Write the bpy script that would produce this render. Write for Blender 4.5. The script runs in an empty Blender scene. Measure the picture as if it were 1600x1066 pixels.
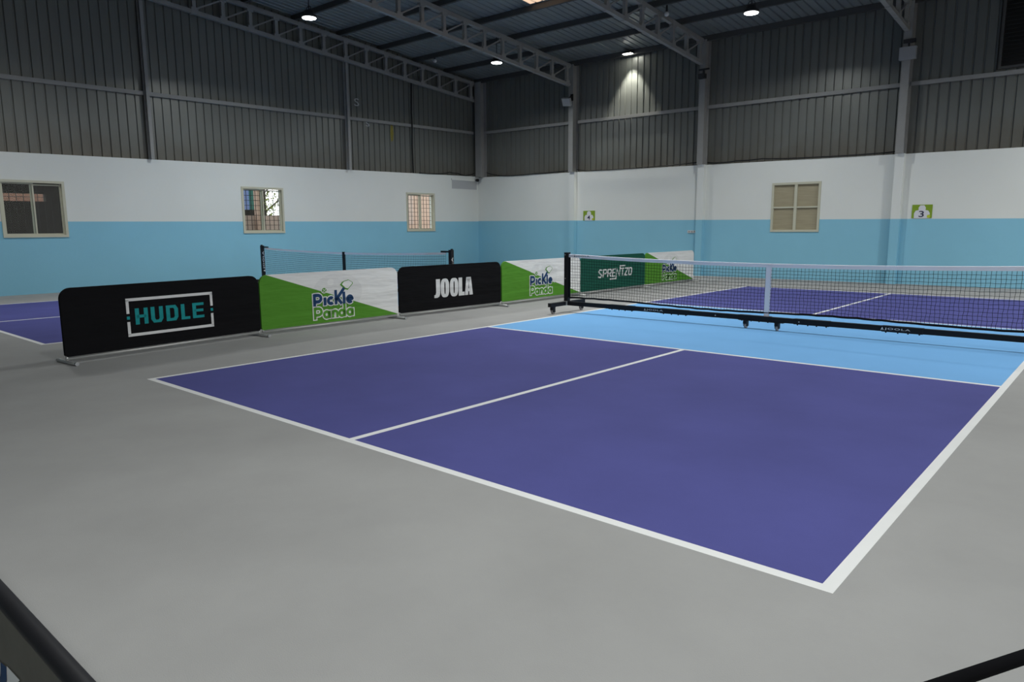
import bpy, bmesh, math, random
from mathutils import Vector, Matrix
random.seed(7)
SC = bpy.context.scene
COL = SC.collection
PI = math.pi

# ------------------------------------------------------------------ camera
CAM = (6.852, -2.695, 1.369)
right = Vector((0.7532, 0.6577, -0.0056)); fwd = Vector((-0.6497, 0.7441, -0.1558))
fwd.normalize(); right = (right - fwd * right.dot(fwd)).normalized(); up = right.cross(fwd)
cam = bpy.data.cameras.new('camera'); cam.sensor_width = 36; cam.sensor_fit = 'HORIZONTAL'
cam.lens = 36 * 1124.0 / 1600; cam.clip_start = 0.05; cam.clip_end = 200
co = bpy.data.objects.new('camera', cam); COL.objects.link(co)
M = Matrix((right, up, -fwd)).transposed().to_4x4(); M.translation = CAM
co.matrix_world = M
SC.camera = co

# ------------------------------------------------------------------ world, colour management
W = bpy.data.worlds.new('daylight'); SC.world = W; W.use_nodes = True
bg = W.node_tree.nodes['Background']; bg.inputs[0].default_value = (0.98, 0.98, 0.955, 1); bg.inputs[1].default_value = 3.4
SC.view_settings.view_transform = 'Standard'; SC.view_settings.look = 'None'
SC.view_settings.gamma = 1; SC.view_settings.use_curve_mapping = False
SC.view_settings.exposure = 0.0
SC.cycles.max_bounces = 8; SC.cycles.diffuse_bounces = 5; SC.cycles.glossy_bounces = 3
SC.cycles.transparent_max_bounces = 16; SC.cycles.sample_clamp_indirect = 6.0
def portal(name, loc, sx, sy, rot):               # guides daylight sampling through an opening
    l = bpy.data.lights.new(name, 'AREA'); l.shape = 'RECTANGLE'; l.size = sx; l.size_y = sy; l.cycles.is_portal = True
    o = bpy.data.objects.new(name, l); COL.objects.link(o); o.location = loc; o.rotation_euler = rot
portal('added_door_daylight', (14.1, 5.5, 2.1), 13.0, 4.2, (PI / 2, 0, PI / 2))  # covers the opening of the added, unseen door
for _y, _z in ((2.4, 1.82), (7.78, 1.87), (13.44, 1.89)): portal('window_daylight', (-11.42, _y, _z), 1.2, 1.2, (PI / 2, 0, -PI / 2))
LENS = 14.0         # radiance of a lit high-bay lens
BEAM = math.radians(155)
FLOOD = 40.0

# ------------------------------------------------------------------ materials
def mat(name, col, rough=0.6, metal=0.0, var=0.0, scale=3.0, bump=0.0, bscale=60.0, stretch=(1, 1, 1), spec=0.5):
    m = bpy.data.materials.new(name); m.use_nodes = True
    nt = m.node_tree; n = nt.nodes; l = nt.links
    b = n['Principled BSDF']
    b.inputs['Base Color'].default_value = (*col, 1); b.inputs['Roughness'].default_value = rough
    b.inputs['Metallic'].default_value = metal; b.inputs['Specular IOR Level'].default_value = spec
    if var or bump:
        tc = n.new('ShaderNodeTexCoord'); mp = n.new('ShaderNodeMapping'); mp.inputs['Scale'].default_value = stretch
        l.new(tc.outputs['Object'], mp.inputs['Vector'])
    if var:
        t = n.new('ShaderNodeTexNoise'); t.inputs['Scale'].default_value = scale; t.inputs['Detail'].default_value = 6
        t.inputs['Roughness'].default_value = 0.6
        l.new(mp.outputs[0], t.inputs['Vector'])
        r = n.new('ShaderNodeMapRange'); r.inputs['From Min'].default_value = 0.25; r.inputs['From Max'].default_value = 0.75
        r.inputs['To Min'].default_value = 1 - var; r.inputs['To Max'].default_value = 1 + var
        l.new(t.outputs['Fac'], r.inputs['Value'])
        x = n.new('ShaderNodeMix'); x.data_type = 'RGBA'; x.blend_type = 'MULTIPLY'; x.inputs['Factor'].default_value = 1
        x.inputs['A'].default_value = (*col, 1); l.new(r.outputs[0], x.inputs['B']); l.new(x.outputs['Result'], b.inputs['Base Color'])
    if bump:
        t2 = n.new('ShaderNodeTexNoise'); t2.inputs['Scale'].default_value = bscale; t2.inputs['Detail'].default_value = 3
        l.new(mp.outputs[0], t2.inputs['Vector'])
        bp = n.new('ShaderNodeBump'); bp.inputs['Strength'].default_value = 1.0; bp.inputs['Distance'].default_value = bump
        l.new(t2.outputs['Fac'], bp.inputs['Height']); l.new(bp.outputs[0], b.inputs['Normal'])
    return m

def emis(name, col, s):
    m = bpy.data.materials.new(name); m.use_nodes = True; nt = m.node_tree
    nt.nodes.clear(); e = nt.nodes.new('ShaderNodeEmission'); o = nt.nodes.new('ShaderNodeOutputMaterial')
    e.inputs[0].default_value = (*col, 1); e.inputs[1].default_value = s; nt.links.new(e.outputs[0], o.inputs[0])
    return m

def thin_glass(name):
    m = bpy.data.materials.new(name); m.use_nodes = True; nt = m.node_tree; nt.nodes.clear()
    t = nt.nodes.new('ShaderNodeBsdfTransparent'); t.inputs[0].default_value = (0.9, 0.93, 0.93, 1)
    g = nt.nodes.new('ShaderNodeBsdfGlossy'); g.inputs['Roughness'].default_value = 0.03
    mx = nt.nodes.new('ShaderNodeMixShader'); mx.inputs[0].default_value = 0.005
    o = nt.nodes.new('ShaderNodeOutputMaterial')
    nt.links.new(t.outputs[0], mx.inputs[1]); nt.links.new(g.outputs[0], mx.inputs[2]); nt.links.new(mx.outputs[0], o.inputs[0])
    return m

def translucent(name, col):
    m = bpy.data.materials.new(name); m.use_nodes = True; nt = m.node_tree; nt.nodes.clear()
    t = nt.nodes.new('ShaderNodeBsdfTranslucent'); t.inputs[0].default_value = (*col, 1)
    o = nt.nodes.new('ShaderNodeOutputMaterial'); nt.links.new(t.outputs[0], o.inputs[0])
    return m

FAB = dict(bump=0.03, bscale=1.5, stretch=(0.8, 1, 4.2))
m_grey = mat('grey_court_paint', (0.328, 0.325, 0.318), 0.85, var=0.10, scale=0.9, bump=0.0006, bscale=220, spec=0.15)
m_purple = mat('purple_court_paint', (0.078, 0.081, 0.268), 0.85, var=0.12, scale=0.9, bump=0.0006, bscale=220, spec=0.15)
m_sky = mat('light_blue_court_paint', (0.175, 0.41, 0.73), 0.85, var=0.04, scale=1.2, bump=0.0006, bscale=220, spec=0.15)
m_line = mat('white_line_paint', (0.76, 0.76, 0.75), 0.7, var=0.03, scale=4, spec=0.3)
m_wwhite = mat('white_wall_paint', (0.69, 0.71, 0.685), 0.8, var=0.025, scale=0.8, bump=0.001, bscale=30, spec=0.25)
m_wblue = mat('blue_wall_paint', (0.235, 0.51, 0.66), 0.7, var=0.03, scale=0.8, bump=0.001, bscale=30, spec=0.3)
m_clad = mat('grey_metal_sheet', (0.155, 0.162, 0.150), 0.36, metal=0.25, var=0.10, scale=1.2, stretch=(1, 1, 0.3))
m_roof = mat('grey_roof_sheet', (0.22, 0.25, 0.26), 0.34, metal=0.25, var=0.08, scale=1.5)
m_steel = mat('grey_painted_steel', (0.25, 0.25, 0.242), 0.55, var=0.08, scale=5)
m_purlin = mat('dark_purlin_steel', (0.06, 0.06, 0.058), 0.6)
m_black = mat('black_powder_coat', (0.008, 0.008, 0.010), 0.55, spec=0.25)
m_rail = mat('matt_black_rail', (0.0045, 0.0045, 0.0055), 0.9, spec=0.06)
m_blackfab = mat('black_fabric', (0.006, 0.006, 0.007), 0.9, spec=0.1, **FAB)
m_greenfab = mat('green_fabric', (0.075, 0.235, 0.022), 0.8, spec=0.2, **FAB)
m_whitefab = mat('white_fabric', (0.70, 0.70, 0.69), 0.8, spec=0.2, **FAB)
m_palefab = mat('pale_grey_print', (0.645, 0.645, 0.64), 0.8, spec=0.2, **FAB)
m_darkgreen = mat('dark_green_fabric', (0.006, 0.075, 0.050), 0.8, spec=0.2, **FAB)
m_teal = mat('teal_print', (0.010, 0.24, 0.25), 0.8, spec=0.2, **FAB)
m_navy = mat('navy_print', (0.014, 0.048, 0.125), 0.8, spec=0.2, **FAB)
m_wprint = mat('white_print', (0.62, 0.62, 0.62), 0.8, spec=0.2, **FAB)
m_gprint = mat('green_print', (0.085, 0.27, 0.03), 0.8, spec=0.2, **FAB)
m_alu = mat('aluminium_tube', (0.48, 0.48, 0.47), 0.42, metal=0.6)
m_cord = mat('black_net_cord', (0.008, 0.008, 0.010), 0.8, spec=0.2)
m_band = mat('white_net_band', (0.85, 0.83, 0.88), 0.75)
m_wheel = mat('grey_caster_wheel', (0.28, 0.26, 0.26), 0.5)
m_frame = mat('cream_window_frame', (0.52, 0.51, 0.40), 0.5)
m_grille = mat('dark_grille_steel', (0.025, 0.022, 0.02), 0.6)
m_glass = thin_glass('window_glass')
m_board = mat('beige_board', (0.34, 0.30, 0.20), 0.8, var=0.13, scale=4, stretch=(0.5, 1, 7))
m_lens = emis('lit_lamp_lens', (0.97, 1.0, 0.99), LENS)
m_flood = emis('lit_flood_lens', (1.0, 0.99, 0.88), FLOOD)
m_dark = mat('dark_lamp_housing', (0.02, 0.02, 0.022), 0.5)
m_whiteplastic = mat('white_plastic', (0.55, 0.55, 0.55), 0.5)
m_greyplastic = mat('grey_plastic', (0.30, 0.31, 0.32), 0.5)
m_skylight = translucent('skylight_sheet', (0.31, 0.22, 0.16))
m_signgreen = mat('sign_green', (0.20, 0.32, 0.012), 0.6)
m_signwhite = mat('sign_white', (0.66, 0.66, 0.70), 0.6)
m_signink = mat('sign_ink', (0.015, 0.015, 0.05), 0.6)
m_signball = mat('sign_ball', (0.45, 0.52, 0.02), 0.6)
m_mark = mat('pale_paint_mark', (0.45, 0.47, 0.46), 0.7)
m_yellow = mat('yellow_paint_smear', (0.20, 0.17, 0.02), 0.7, var=0.4, scale=9)
m_niche = mat('grey_recess_plaster', (0.42, 0.43, 0.44), 0.8)
m_louvre = mat('black_louvre', (0.02, 0.02, 0.02), 0.6)
m_pink = mat('pinkish_outside_render', (0.40, 0.32, 0.285), 0.9, var=0.1, scale=4)
m_pinkbright = mat('bright_pink_render', (0.40, 0.29, 0.235), 0.9, var=0.08, scale=4)
m_brick = mat('red_brick', (0.24, 0.135, 0.10), 0.9, var=0.2, scale=8)
m_dirt = mat('outside_ground', (0.22, 0.18, 0.15), 0.95, var=0.2, scale=3)
m_bluesheet = mat('blue_metal_sheet', (0.24, 0.33, 0.66), 0.6)
m_greensheet = mat('green_metal_sheet', (0.03, 0.14, 0.12), 0.6)
m_shed = mat('dark_shed_wood', (0.035, 0.031, 0.026), 0.9, var=0.2, scale=5)
m_bark = mat('bark', (0.05, 0.042, 0.035), 0.9)
m_leaf = mat('leaf', (0.20, 0.25, 0.06), 0.7)
m_taupe = mat('taupe_panel_fabric', (0.095, 0.09, 0.075), 0.9, var=0.12, scale=12)

def dirt_band(m, z0, z1, col):                   # grime washed down to the lower edge of the sheets
    nt = m.node_tree; n = nt.nodes; l = nt.links; b = n['Principled BSDF']
    src = b.inputs['Base Color'].links[0].from_socket
    tc = n.new('ShaderNodeTexCoord'); sx = n.new('ShaderNodeSeparateXYZ'); l.new(tc.outputs['Object'], sx.inputs[0])
    t = n.new('ShaderNodeTexNoise'); t.inputs['Scale'].default_value = 2.2; t.inputs['Detail'].default_value = 5; l.new(tc.outputs['Object'], t.inputs['Vector'])
    a = n.new('ShaderNodeMath'); a.operation = 'MULTIPLY_ADD'; a.inputs[1].default_value = 0.9; l.new(t.outputs['Fac'], a.inputs[0]); l.new(sx.outputs['Z'], a.inputs[2])
    r = n.new('ShaderNodeMapRange'); r.inputs['From Min'].default_value = z0 + 0.45; r.inputs['From Max'].default_value = z1 + 0.45
    r.inputs['To Min'].default_value = 0.65; r.inputs['To Max'].default_value = 0; l.new(a.outputs[0], r.inputs['Value'])
    x = n.new('ShaderNodeMix'); x.data_type = 'RGBA'; l.new(r.outputs[0], x.inputs['Factor']); l.new(src, x.inputs['A']); x.inputs['B'].default_value = (*col, 1)
    l.new(x.outputs['Result'], b.inputs['Base Color'])
dirt_band(m_clad, 3.0, 3.75, (0.115, 0.10, 0.075))

# ------------------------------------------------------------------ mesh helpers
class MB:
    def __init__(s): s.bm = bmesh.new(); s.mi = 0
    def face(s, pts, mi=None):
        vs = [s.bm.verts.new(p) for p in pts]
        try: f = s.bm.faces.new(vs)
        except ValueError: return None
        f.material_index = s.mi if mi is None else mi
        return f
    def box(s, x0, x1, y0, y1, z0, z1, mi=None):
        v = [s.bm.verts.new(p) for p in ((x0, y0, z0), (x1, y0, z0), (x1, y1, z0), (x0, y1, z0), (x0, y0, z1), (x1, y0, z1), (x1, y1, z1), (x0, y1, z1))]
        for q in ((3, 2, 1, 0), (4, 5, 6, 7), (0, 1, 5, 4), (1, 2, 6, 5), (2, 3, 7, 6), (3, 0, 4, 7)):
            f = s.bm.faces.new([v[i] for i in q]); f.material_index = s.mi if mi is None else mi
    def bar(s, a, b, w, h, upv=(0, 0, 1), mi=None):
        a = Vector(a); b = Vector(b); d = (b - a).normalized(); u = Vector(upv)
        if abs(d.dot(u)) > 0.99: u = Vector((0, 1, 0))
        r = d.cross(u).normalized(); u = r.cross(d).normalized()
        v = []
        for p in (a, b):
            for (i, j) in ((-1, -1), (1, -1), (1, 1), (-1, 1)):
                v.append(s.bm.verts.new(p + r * (i * w / 2) + u * (j * h / 2)))
        for q in ((0, 1, 2, 3), (7, 6, 5, 4), (0, 4, 5, 1), (1, 5, 6, 2), (2, 6, 7, 3), (3, 7, 4, 0)):
            f = s.bm.faces.new([v[i] for i in q]); f.material_index = s.mi if mi is None else mi
    def tube(s, pts, r, n=8, cap=True, mi=None):
        pts = [Vector(p) for p in pts]; rings = []; k = len(pts); ref = None
        for i, p in enumerate(pts):
            d = (pts[min(i + 1, k - 1)] - pts[max(i - 1, 0)]).normalized()
            if ref is None: ref = Vector((0, 0, 1)) if abs(d.z) < 0.9 else Vector((1, 0, 0))
            u = (ref - d * ref.dot(d)).normalized(); w = d.cross(u); ref = u
            rings.append([s.bm.verts.new(p + u * (r * math.cos(2 * PI * j / n)) + w * (r * math.sin(2 * PI * j / n))) for j in range(n)])
        for a, b in zip(rings, rings[1:]):
            for j in range(n):
                f = s.bm.faces.new((a[j], a[(j + 1) % n], b[(j + 1) % n], b[j])); f.material_index = s.mi if mi is None else mi; f.smooth = n > 4
        if cap:
            for R in (list(reversed(rings[0])), rings[-1]):
                f = s.bm.faces.new(R); f.material_index = s.mi if mi is None else mi
    def lathe(s, prof, c=(0, 0, 0), n=24, axis='z', mi=None):
        c = Vector(c); rings = []
        for (r, z) in prof:
            ring = []
            for j in range(n):
                a = 2 * PI * j / n; x, y = r * math.cos(a), r * math.sin(a)
                q = {'z': (x, y, z), 'x': (z, x, y), 'y': (y, z, x)}[axis]
                ring.append(s.bm.verts.new(c + Vector(q)))
            rings.append(ring)
        for a, b in zip(rings, rings[1:]):
            for j in range(n):
                f = s.bm.faces.new((a[j], a[(j + 1) % n], b[(j + 1) % n], b[j])); f.material_index = s.mi if mi is None else mi; f.smooth = True
        for R in (list(reversed(rings[0])), rings[-1]):
            f = s.bm.faces.new(R); f.material_index = s.mi if mi is None else mi
    def prism(s, poly, y0, y1, mi=None):            # poly in (x, z), extruded along y
        a = [s.bm.verts.new((x, y0, z)) for x, z in poly]; b = [s.bm.verts.new((x, y1, z)) for x, z in poly]; n = len(poly)
        fs = [s.bm.faces.new(a), s.bm.faces.new(list(reversed(b)))]
        for i in range(n): fs.append(s.bm.faces.new((a[(i + 1) % n], a[i], b[i], b[(i + 1) % n])))
        for f in fs: f.material_index = s.mi if mi is None else mi
        return fs
    def build(s, name, mats, parent=None, loc=None, recalc=False):
        if recalc: bmesh.ops.recalc_face_normals(s.bm, faces=s.bm.faces[:])
        me = bpy.data.meshes.new(name); s.bm.to_mesh(me); s.bm.free()
        for m in (mats if isinstance(mats, (list, tuple)) else [mats]): me.materials.append(m)
        o = bpy.data.objects.new(name, me); COL.objects.link(o)
        if parent is not None: o.parent = parent
        if loc: o.location = loc
        return o

def tag(o, label=None, cat=None, group=None, kind=None):
    if label: o['label'] = label
    if cat: o['category'] = cat
    if group: o['group'] = group
    if kind: o['kind'] = kind
    return o
def thing(name, label, cat, loc=(0, 0, 0), rz=0.0, group=None):
    o = bpy.data.objects.new(name, None); COL.objects.link(o); o.empty_display_size = 0.1
    o.location = loc; o.rotation_euler = (0, 0, rz)
    return tag(o, label, cat, group)
def struct(o): o['kind'] = 'structure'; return o
def dup(root, loc=None, rz=None, label=None):
    r = root.copy(); COL.objects.link(r)
    if loc is not None: r.location = loc
    if rz is not None: r.rotation_euler = (0, 0, rz)
    if label: r['label'] = label
    for ch in list(root.children):
        c = ch.copy(); COL.objects.link(c); c.parent = r
        for g in list(ch.children):
            d = g.copy(); COL.objects.link(d); d.parent = c
    return r

# flat lettering: a stroke becomes a mitred ribbon, in (s, z) coordinates
def ribbon(pts, w, closed=False):
    P = [Vector(p) for p in pts]; n = len(P); L = []; R = []
    for i in range(n):
        a = P[i - 1] if (i > 0 or closed) else None; b = P[(i + 1) % n] if (i < n - 1 or closed) else None
        d1 = (P[i] - a).normalized() if a is not None else None; d2 = (b - P[i]).normalized() if b is not None else None
        if d1 is None: d1 = d2
        if d2 is None: d2 = d1
        n1 = Vector((-d1.y, d1.x)); n2 = Vector((-d2.y, d2.x)); m = (n1 + n2)
        m = m.normalized() if m.length > 1e-6 else n1
        k = min(2.0, 1 / max(0.3, m.dot(n1)))
        L.append(P[i] + m * (w / 2 * k)); R.append(P[i] - m * (w / 2 * k))
    out = []
    for i in range(n if closed else n - 1):
        j = (i + 1) % n; out.append([tuple(R[i]), tuple(R[j]), tuple(L[j]), tuple(L[i])])
    return out
def place(polys, x0, z0, sx, sz, shear=0.0):
    return [[(x0 + x * sx + z * sz * shear, z0 + z * sz) for x, z in p] for p in polys]
def oval(cx, cz, rx, rz, n=20, sq=2.0):
    o = []
    for i in range(n):
        a = 2 * PI * i / n; c, s = math.cos(a), math.sin(a)
        o.append((cx + rx * math.copysign(abs(c) ** (2 / sq), c), cz + rz * math.copysign(abs(s) ** (2 / sq), s)))
    return o
def ring(outer, inner):
    n = len(outer); return [[outer[i], outer[(i + 1) % n], inner[(i + 1) % n], inner[i]] for i in range(n)]
def text_polys(txt, x0, z0, x1, z1, offset=0.0, base_only=True, ref=None):
    cu = bpy.data.curves.new('lettering', 'FONT'); cu.body = txt; cu.offset = offset; cu.resolution_u = 4; cu.space_character = 1.16
    ob = bpy.data.objects.new('lettering', cu); COL.objects.link(ob)
    bpy.context.view_layer.update()
    me = bpy.data.meshes.new_from_object(ob.evaluated_get(bpy.context.evaluated_depsgraph_get()))
    V = [v.co.copy() for v in me.vertices]; F = [list(p.vertices) for p in me.polygons]
    bpy.data.objects.remove(ob); bpy.data.curves.remove(cu); bpy.data.meshes.remove(me)
    bx = ref or (min(v.x for v in V), max(v.x for v in V), min(v.y for v in V), max(v.y for v in V))
    fx = (x1 - x0) / (bx[1] - bx[0]); fz = (z1 - z0) / (bx[3] - bx[2])
    return [[(x0 + (V[i].x - bx[0]) * fx, z0 + (V[i].y - bx[2]) * fz) for i in f] for f in F], bx
def put(mb, polys, y, mi):
    for p in polys: mb.face([(x, y, z) for x, z in p], mi)

# ------------------------------------------------------------------ shell dimensions
XL, YB, XR, YN = -11.18, 16.17, 14.0, -8.0           # inner faces of the four walls
def roof(y): return 6.42 + 0.09 * ((YB - y) if y > 4.1 else (y - YN))
def lin(a, b, t0, t1, t): return a + (b - a) * (t - t0) / (t1 - t0)
def l_paint(y): return lin(1.552, 1.592, 2, 16, y)
def l_top(y): return lin(2.985, 3.155, 2, 16, y)
def l_girt(y): return lin(4.50, 4.635, 2, 16, y)
def b_paint(x): return lin(1.606, 1.505, -11, 4.7, x)
def b_top(x): return lin(3.125, 2.985, -11, 4.7, x)
def b_girt(x): return lin(4.635, 4.54, -11, 4.7, x)

# floor: one flat surface cut into paint zones
def court(x0, y0):
    w = 0.055; X = [x0, x0 + w, x0 + 3.048 - w / 2, x0 + 3.048 + w / 2, x0 + 6.096 - w, x0 + 6.096]
    Y = [y0, y0 + w, y0 + 4.572, y0 + 4.572 + w, y0 + 8.839 - w, y0 + 8.839, y0 + 13.411 - w, y0 + 13.411]
    return X, Y
C1 = court(0.0, 0.0); C2 = court(-9.17, 0.03)
def zone(x, y):
    for ci, (X, Y) in enumerate((C1, C2)):
        if X[0] < x < X[5] and Y[0] < y < Y[7]:
            if x < X[1] or x > X[4] or y < Y[1] or y > Y[6] or Y[2] < y < Y[3] or Y[4] < y < Y[5]: return ('line', ci)
            if Y[3] < y < Y[4]: return ('sky', ci)
            if X[2] < x < X[3]: return ('line', ci)
            return ('purple', ci, y > 6)
    return ('grey',)
xs = sorted(set([XL, XR] + C1[0] + C2[0])); ys = sorted(set([YN, YB] + C1[1] + C2[1]))
zones = {}
for a, b in zip(xs, xs[1:]):
    for c, d in zip(ys, ys[1:]):
        k = zone((a + b) / 2, (c + d) / 2)
        zones.setdefault(k, MB()).face([(a, c, 0), (b, c, 0), (b, d, 0), (a, d, 0)])
floor = struct(zones.pop(('grey',)).build('floor', m_grey))
for k, mb in zones.items():
    bmesh.ops.remove_doubles(mb.bm, verts=mb.bm.verts[:], dist=1e-5)
    nm, mm = {'line': ('court_line', m_line), 'sky': ('kitchen_zone', m_sky), 'purple': ('service_court', m_purple)}[k[0]]
    o = mb.build(nm, mm, floor)
    o['label'] = {'line': 'white boundary lines of the court', 'sky': 'light blue zone beside the net', 'purple': 'purple half of the court'}[k[0]]

# masonry walls
def masonry(name, horiz, c0, c1, face, outw, paint, top, holes):
    """horiz: 'y' for a wall running along y (face is its x), 'x' for one along x."""
    U = sorted(set([c0, c1] + [h[0] for h in holes] + [h[1] for h in holes]))
    um = (c0 + c1) / 2
    Z = sorted(set([0.0, paint(um), top(um)] + [h[2] for h in holes] + [h[3] for h in holes]))
    mb = MB()
    def zz(u, z): return paint(u) if z == paint(um) else (top(u) if z == top(um) else z)
    def P(u, d, z): return (face + outw * d, u, zz(u, z)) if horiz == 'y' else (u, face + outw * d, zz(u, z))
    T = 0.22
    for a, b in zip(U, U[1:]):
        for p, q in zip(Z, Z[1:]):
            uc, zc = (a + b) / 2, (p + q) / 2
            mi = 0 if zc > paint(um) else 1
            hole = any(h[0] < uc < h[1] and h[2] < zc < h[3] for h in holes)
            if not hole:
                mb.face([P(a, 0, p), P(b, 0, p), P(b, 0, q), P(a, 0, q)], mi)
                mb.face([P(a, T, p), P(b, T, p), P(b, T, q), P(a, T, q)], 0)
    for h in holes:
        for (u0, z0, u1, z1) in ((h[0], h[2], h[1], h[2]), (h[1], h[2], h[1], h[3]), (h[1], h[3], h[0], h[3]), (h[0], h[3], h[0], h[2])):
            mb.face([P(u0, 0, z0), P(u1, 0, z1), P(u1, T, z1), P(u0, T, z0)], 0)
    mb.face([P(c0, 0, top(um)), P(c1, 0, top(um)), P(c1, T, top(um)), P(c0, T, top(um))], 0)
    for u in (c0, c1): mb.face([P(u, 0, 0), P(u, T, 0), P(u, T, top(um)), P(u, 0, top(um))], 0)
    return struct(mb.build(name, [m_wwhite, m_wblue]))
WIN = [(1.80, 2.99, 1.235, 2.40), (7.185, 8.375, 1.275, 2.455), (12.845, 14.035, 1.285, 2.485)]
NICHE = (14.88, 16.10, 2.70, 2.985)
WINB = (-0.58, 0.625, 1.235, 2.455)
wall_l = masonry('wall_left', 'y', YN, YB + 0.22, XL, -1, l_paint, l_top, WIN)
wall_b = masonry('wall_back', 'x', XL, XR, YB, 1, b_paint, b_top, [WINB])
wall_r = masonry('wall_right', 'y', YN, YB, XR, 1, lambda u: 1.55, lambda u: 3.0, [(-1.0, 12.0, 0.0, 3.0)])
wall_n = masonry('wall_near', 'x', XL, XR, YN, -1, lambda u: 1.55, lambda u: 3.0, [])

# corrugated sheets: flat pans with narrow outward grooves
def profile(c0, c1, pitch=0.205, d=0.027):
    out = []; u = c0
    while u < c1 - 1e-6:
        for (f, dd) in ((0.0, 0), (pitch - 0.050, 0), (pitch - 0.038, d), (pitch - 0.012, d)):
            if u + f < c1: out.append((u + f, dd))
        u += pitch
    out.append((c1, 0)); return out
def cladding(parent, horiz, c0, c1, face, outw, z0f, z1f, gap=None):
    mb = MB(); pr = profile(c0, c1)
    def P(u, d, z): return (face + outw * d, u, z) if horiz == 'y' else (u, face + outw * d, z)
    for (a, da), (b, db) in zip(pr, pr[1:]):
        spans = [(None, None)]
        if gap and a < gap[1] and b > gap[0]: spans = [(None, gap[2]), (gap[3], None)]
        for lo, hi in spans:
            mb.face([P(a, da, z0f(a) if lo is None else lo), P(b, db, z0f(b) if lo is None else lo), P(b, db, z1f(b) if hi is None else hi), P(a, da, z1f(a) if hi is None else hi)])
    return mb
LOUV = (4.13, 6.3, 4.64, 6.15)
eave = lambda u: 6.44
mb = cladding(wall_l, 'y', YN, YB + 0.1, XL - 0.06, -1, l_top, lambda y: roof(y) + 0.02)
# small painted marks on the sheet
tS, bxS = text_polys('S', 10.965, 4.97, 11.14, 5.19)
for p in tS: mb.face([(XL - 0.055, x, z) for x, z in p], 1)
tS, bxS = text_polys('S', 11.36, 4.42, 11.50, 4.58)
for p in tS: mb.face([(XL - 0.055, x, z) for x, z in p], 1)
mb.face([(XL - 0.055, y, z) for y, z in ((12.33, 4.60), (12.41, 4.52), (12.43, 4.3), (12.40, 4.08), (12.33, 4.05), (12.30, 4.3))], 2)
struct(mb.build('metal_cladding', [m_clad, m_mark, m_yellow], wall_l))
struct(cladding(wall_b, 'x', XL - 0.1, XR, YB + 0.06, 1, b_top, eave, gap=LOUV).build('metal_cladding', m_clad, wall_b))
struct(cladding(wall_r, 'y', YN, YB, XR + 0.06, 1, lambda u: 3.0, lambda y: roof(y) + 0.02, gap=(-1.0, 12.0, 3.0, 4.2)).build('metal_cladding', m_clad, wall_r))
struct(cladding(wall_n, 'x', XL, XR, YN - 0.06, -1, lambda u: 3.0, eave).build('metal_cladding', m_clad, wall_n))

# roof
SKY = (-5.15, -4.13, 8.75, 11.80)
def roofsheet(mb, x0, x1, y0, y1, mi=None):
    pr = profile(x0, x1)
    for (a, da), (b, db) in zip(pr, pr[1:]):
        mb.face([(a, y0, roof(y0) + da), (b, y0, roof(y0) + db), (b, y1, roof(y1) + db), (a, y1, roof(y1) + da)], mi)
mb = MB(); E0, E1 = YN - 0.3, YB + 0.3
for (x0, x1) in ((XL - 0.3, SKY[0]), (SKY[1], XR + 0.3)):
    roofsheet(mb, x0, x1, 4.1, E1); roofsheet(mb, x0, x1, E0, 4.1)
roofsheet(mb, SKY[0], SKY[1], SKY[3], E1); roofsheet(mb, SKY[0], SKY[1], 4.1, SKY[2]); roofsheet(mb, SKY[0], SKY[1], E0, 4.1)
ceiling = struct(mb.build('ceiling', m_roof))
mb = MB(); roofsheet(mb, SKY[0], SKY[1], SKY[2], SKY[3])
o = struct(mb.build('skylight_panel', m_skylight, ceiling)); o['label'] = 'pale peach translucent roof sheet letting daylight in'

# ------------------------------------------------------------------ steel frame
TX = [-11.05, -6.95, -2.56, 2.40, 7.2]
PUR = [16.08, 14.62, 13.26, 11.88, 10.40, 8.95, 7.50, 6.05, 4.6]
def near_desc(i): return ['against the eave above the back wall', 'second', 'third', 'fourth', 'fifth', 'sixth', 'seventh', 'eighth', 'ninth'][i]
for i, y in enumerate(PUR):
    mb = MB(); z = roof(y)
    mb.bar((XL, y, z - 0.075), (XR, y, z - 0.075), 0.06, 0.14, (0, 0.09, 1))
    lab = 'dark roof purlin running along the eave over the back wall' if i == 0 else 'dark roof purlin, %s out from the back wall' % near_desc(i)
    tag(mb.build('roof_purlin', m_purlin), lab, 'beam', 'roof purlins')
TY = [15.72 - 0.735 * k for k in range(0, 31)]
TLAB = ['grey lattice roof truss lying against the left wall cladding', 'grey lattice roof truss landing on the first column right of the corner',
        'grey lattice roof truss landing on the second column, right of the lit floodlight', 'grey lattice roof truss at upper right above the white twin-spot box',
        'grey lattice roof truss farthest to the right, beyond the louvred vent']
first = None
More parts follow.
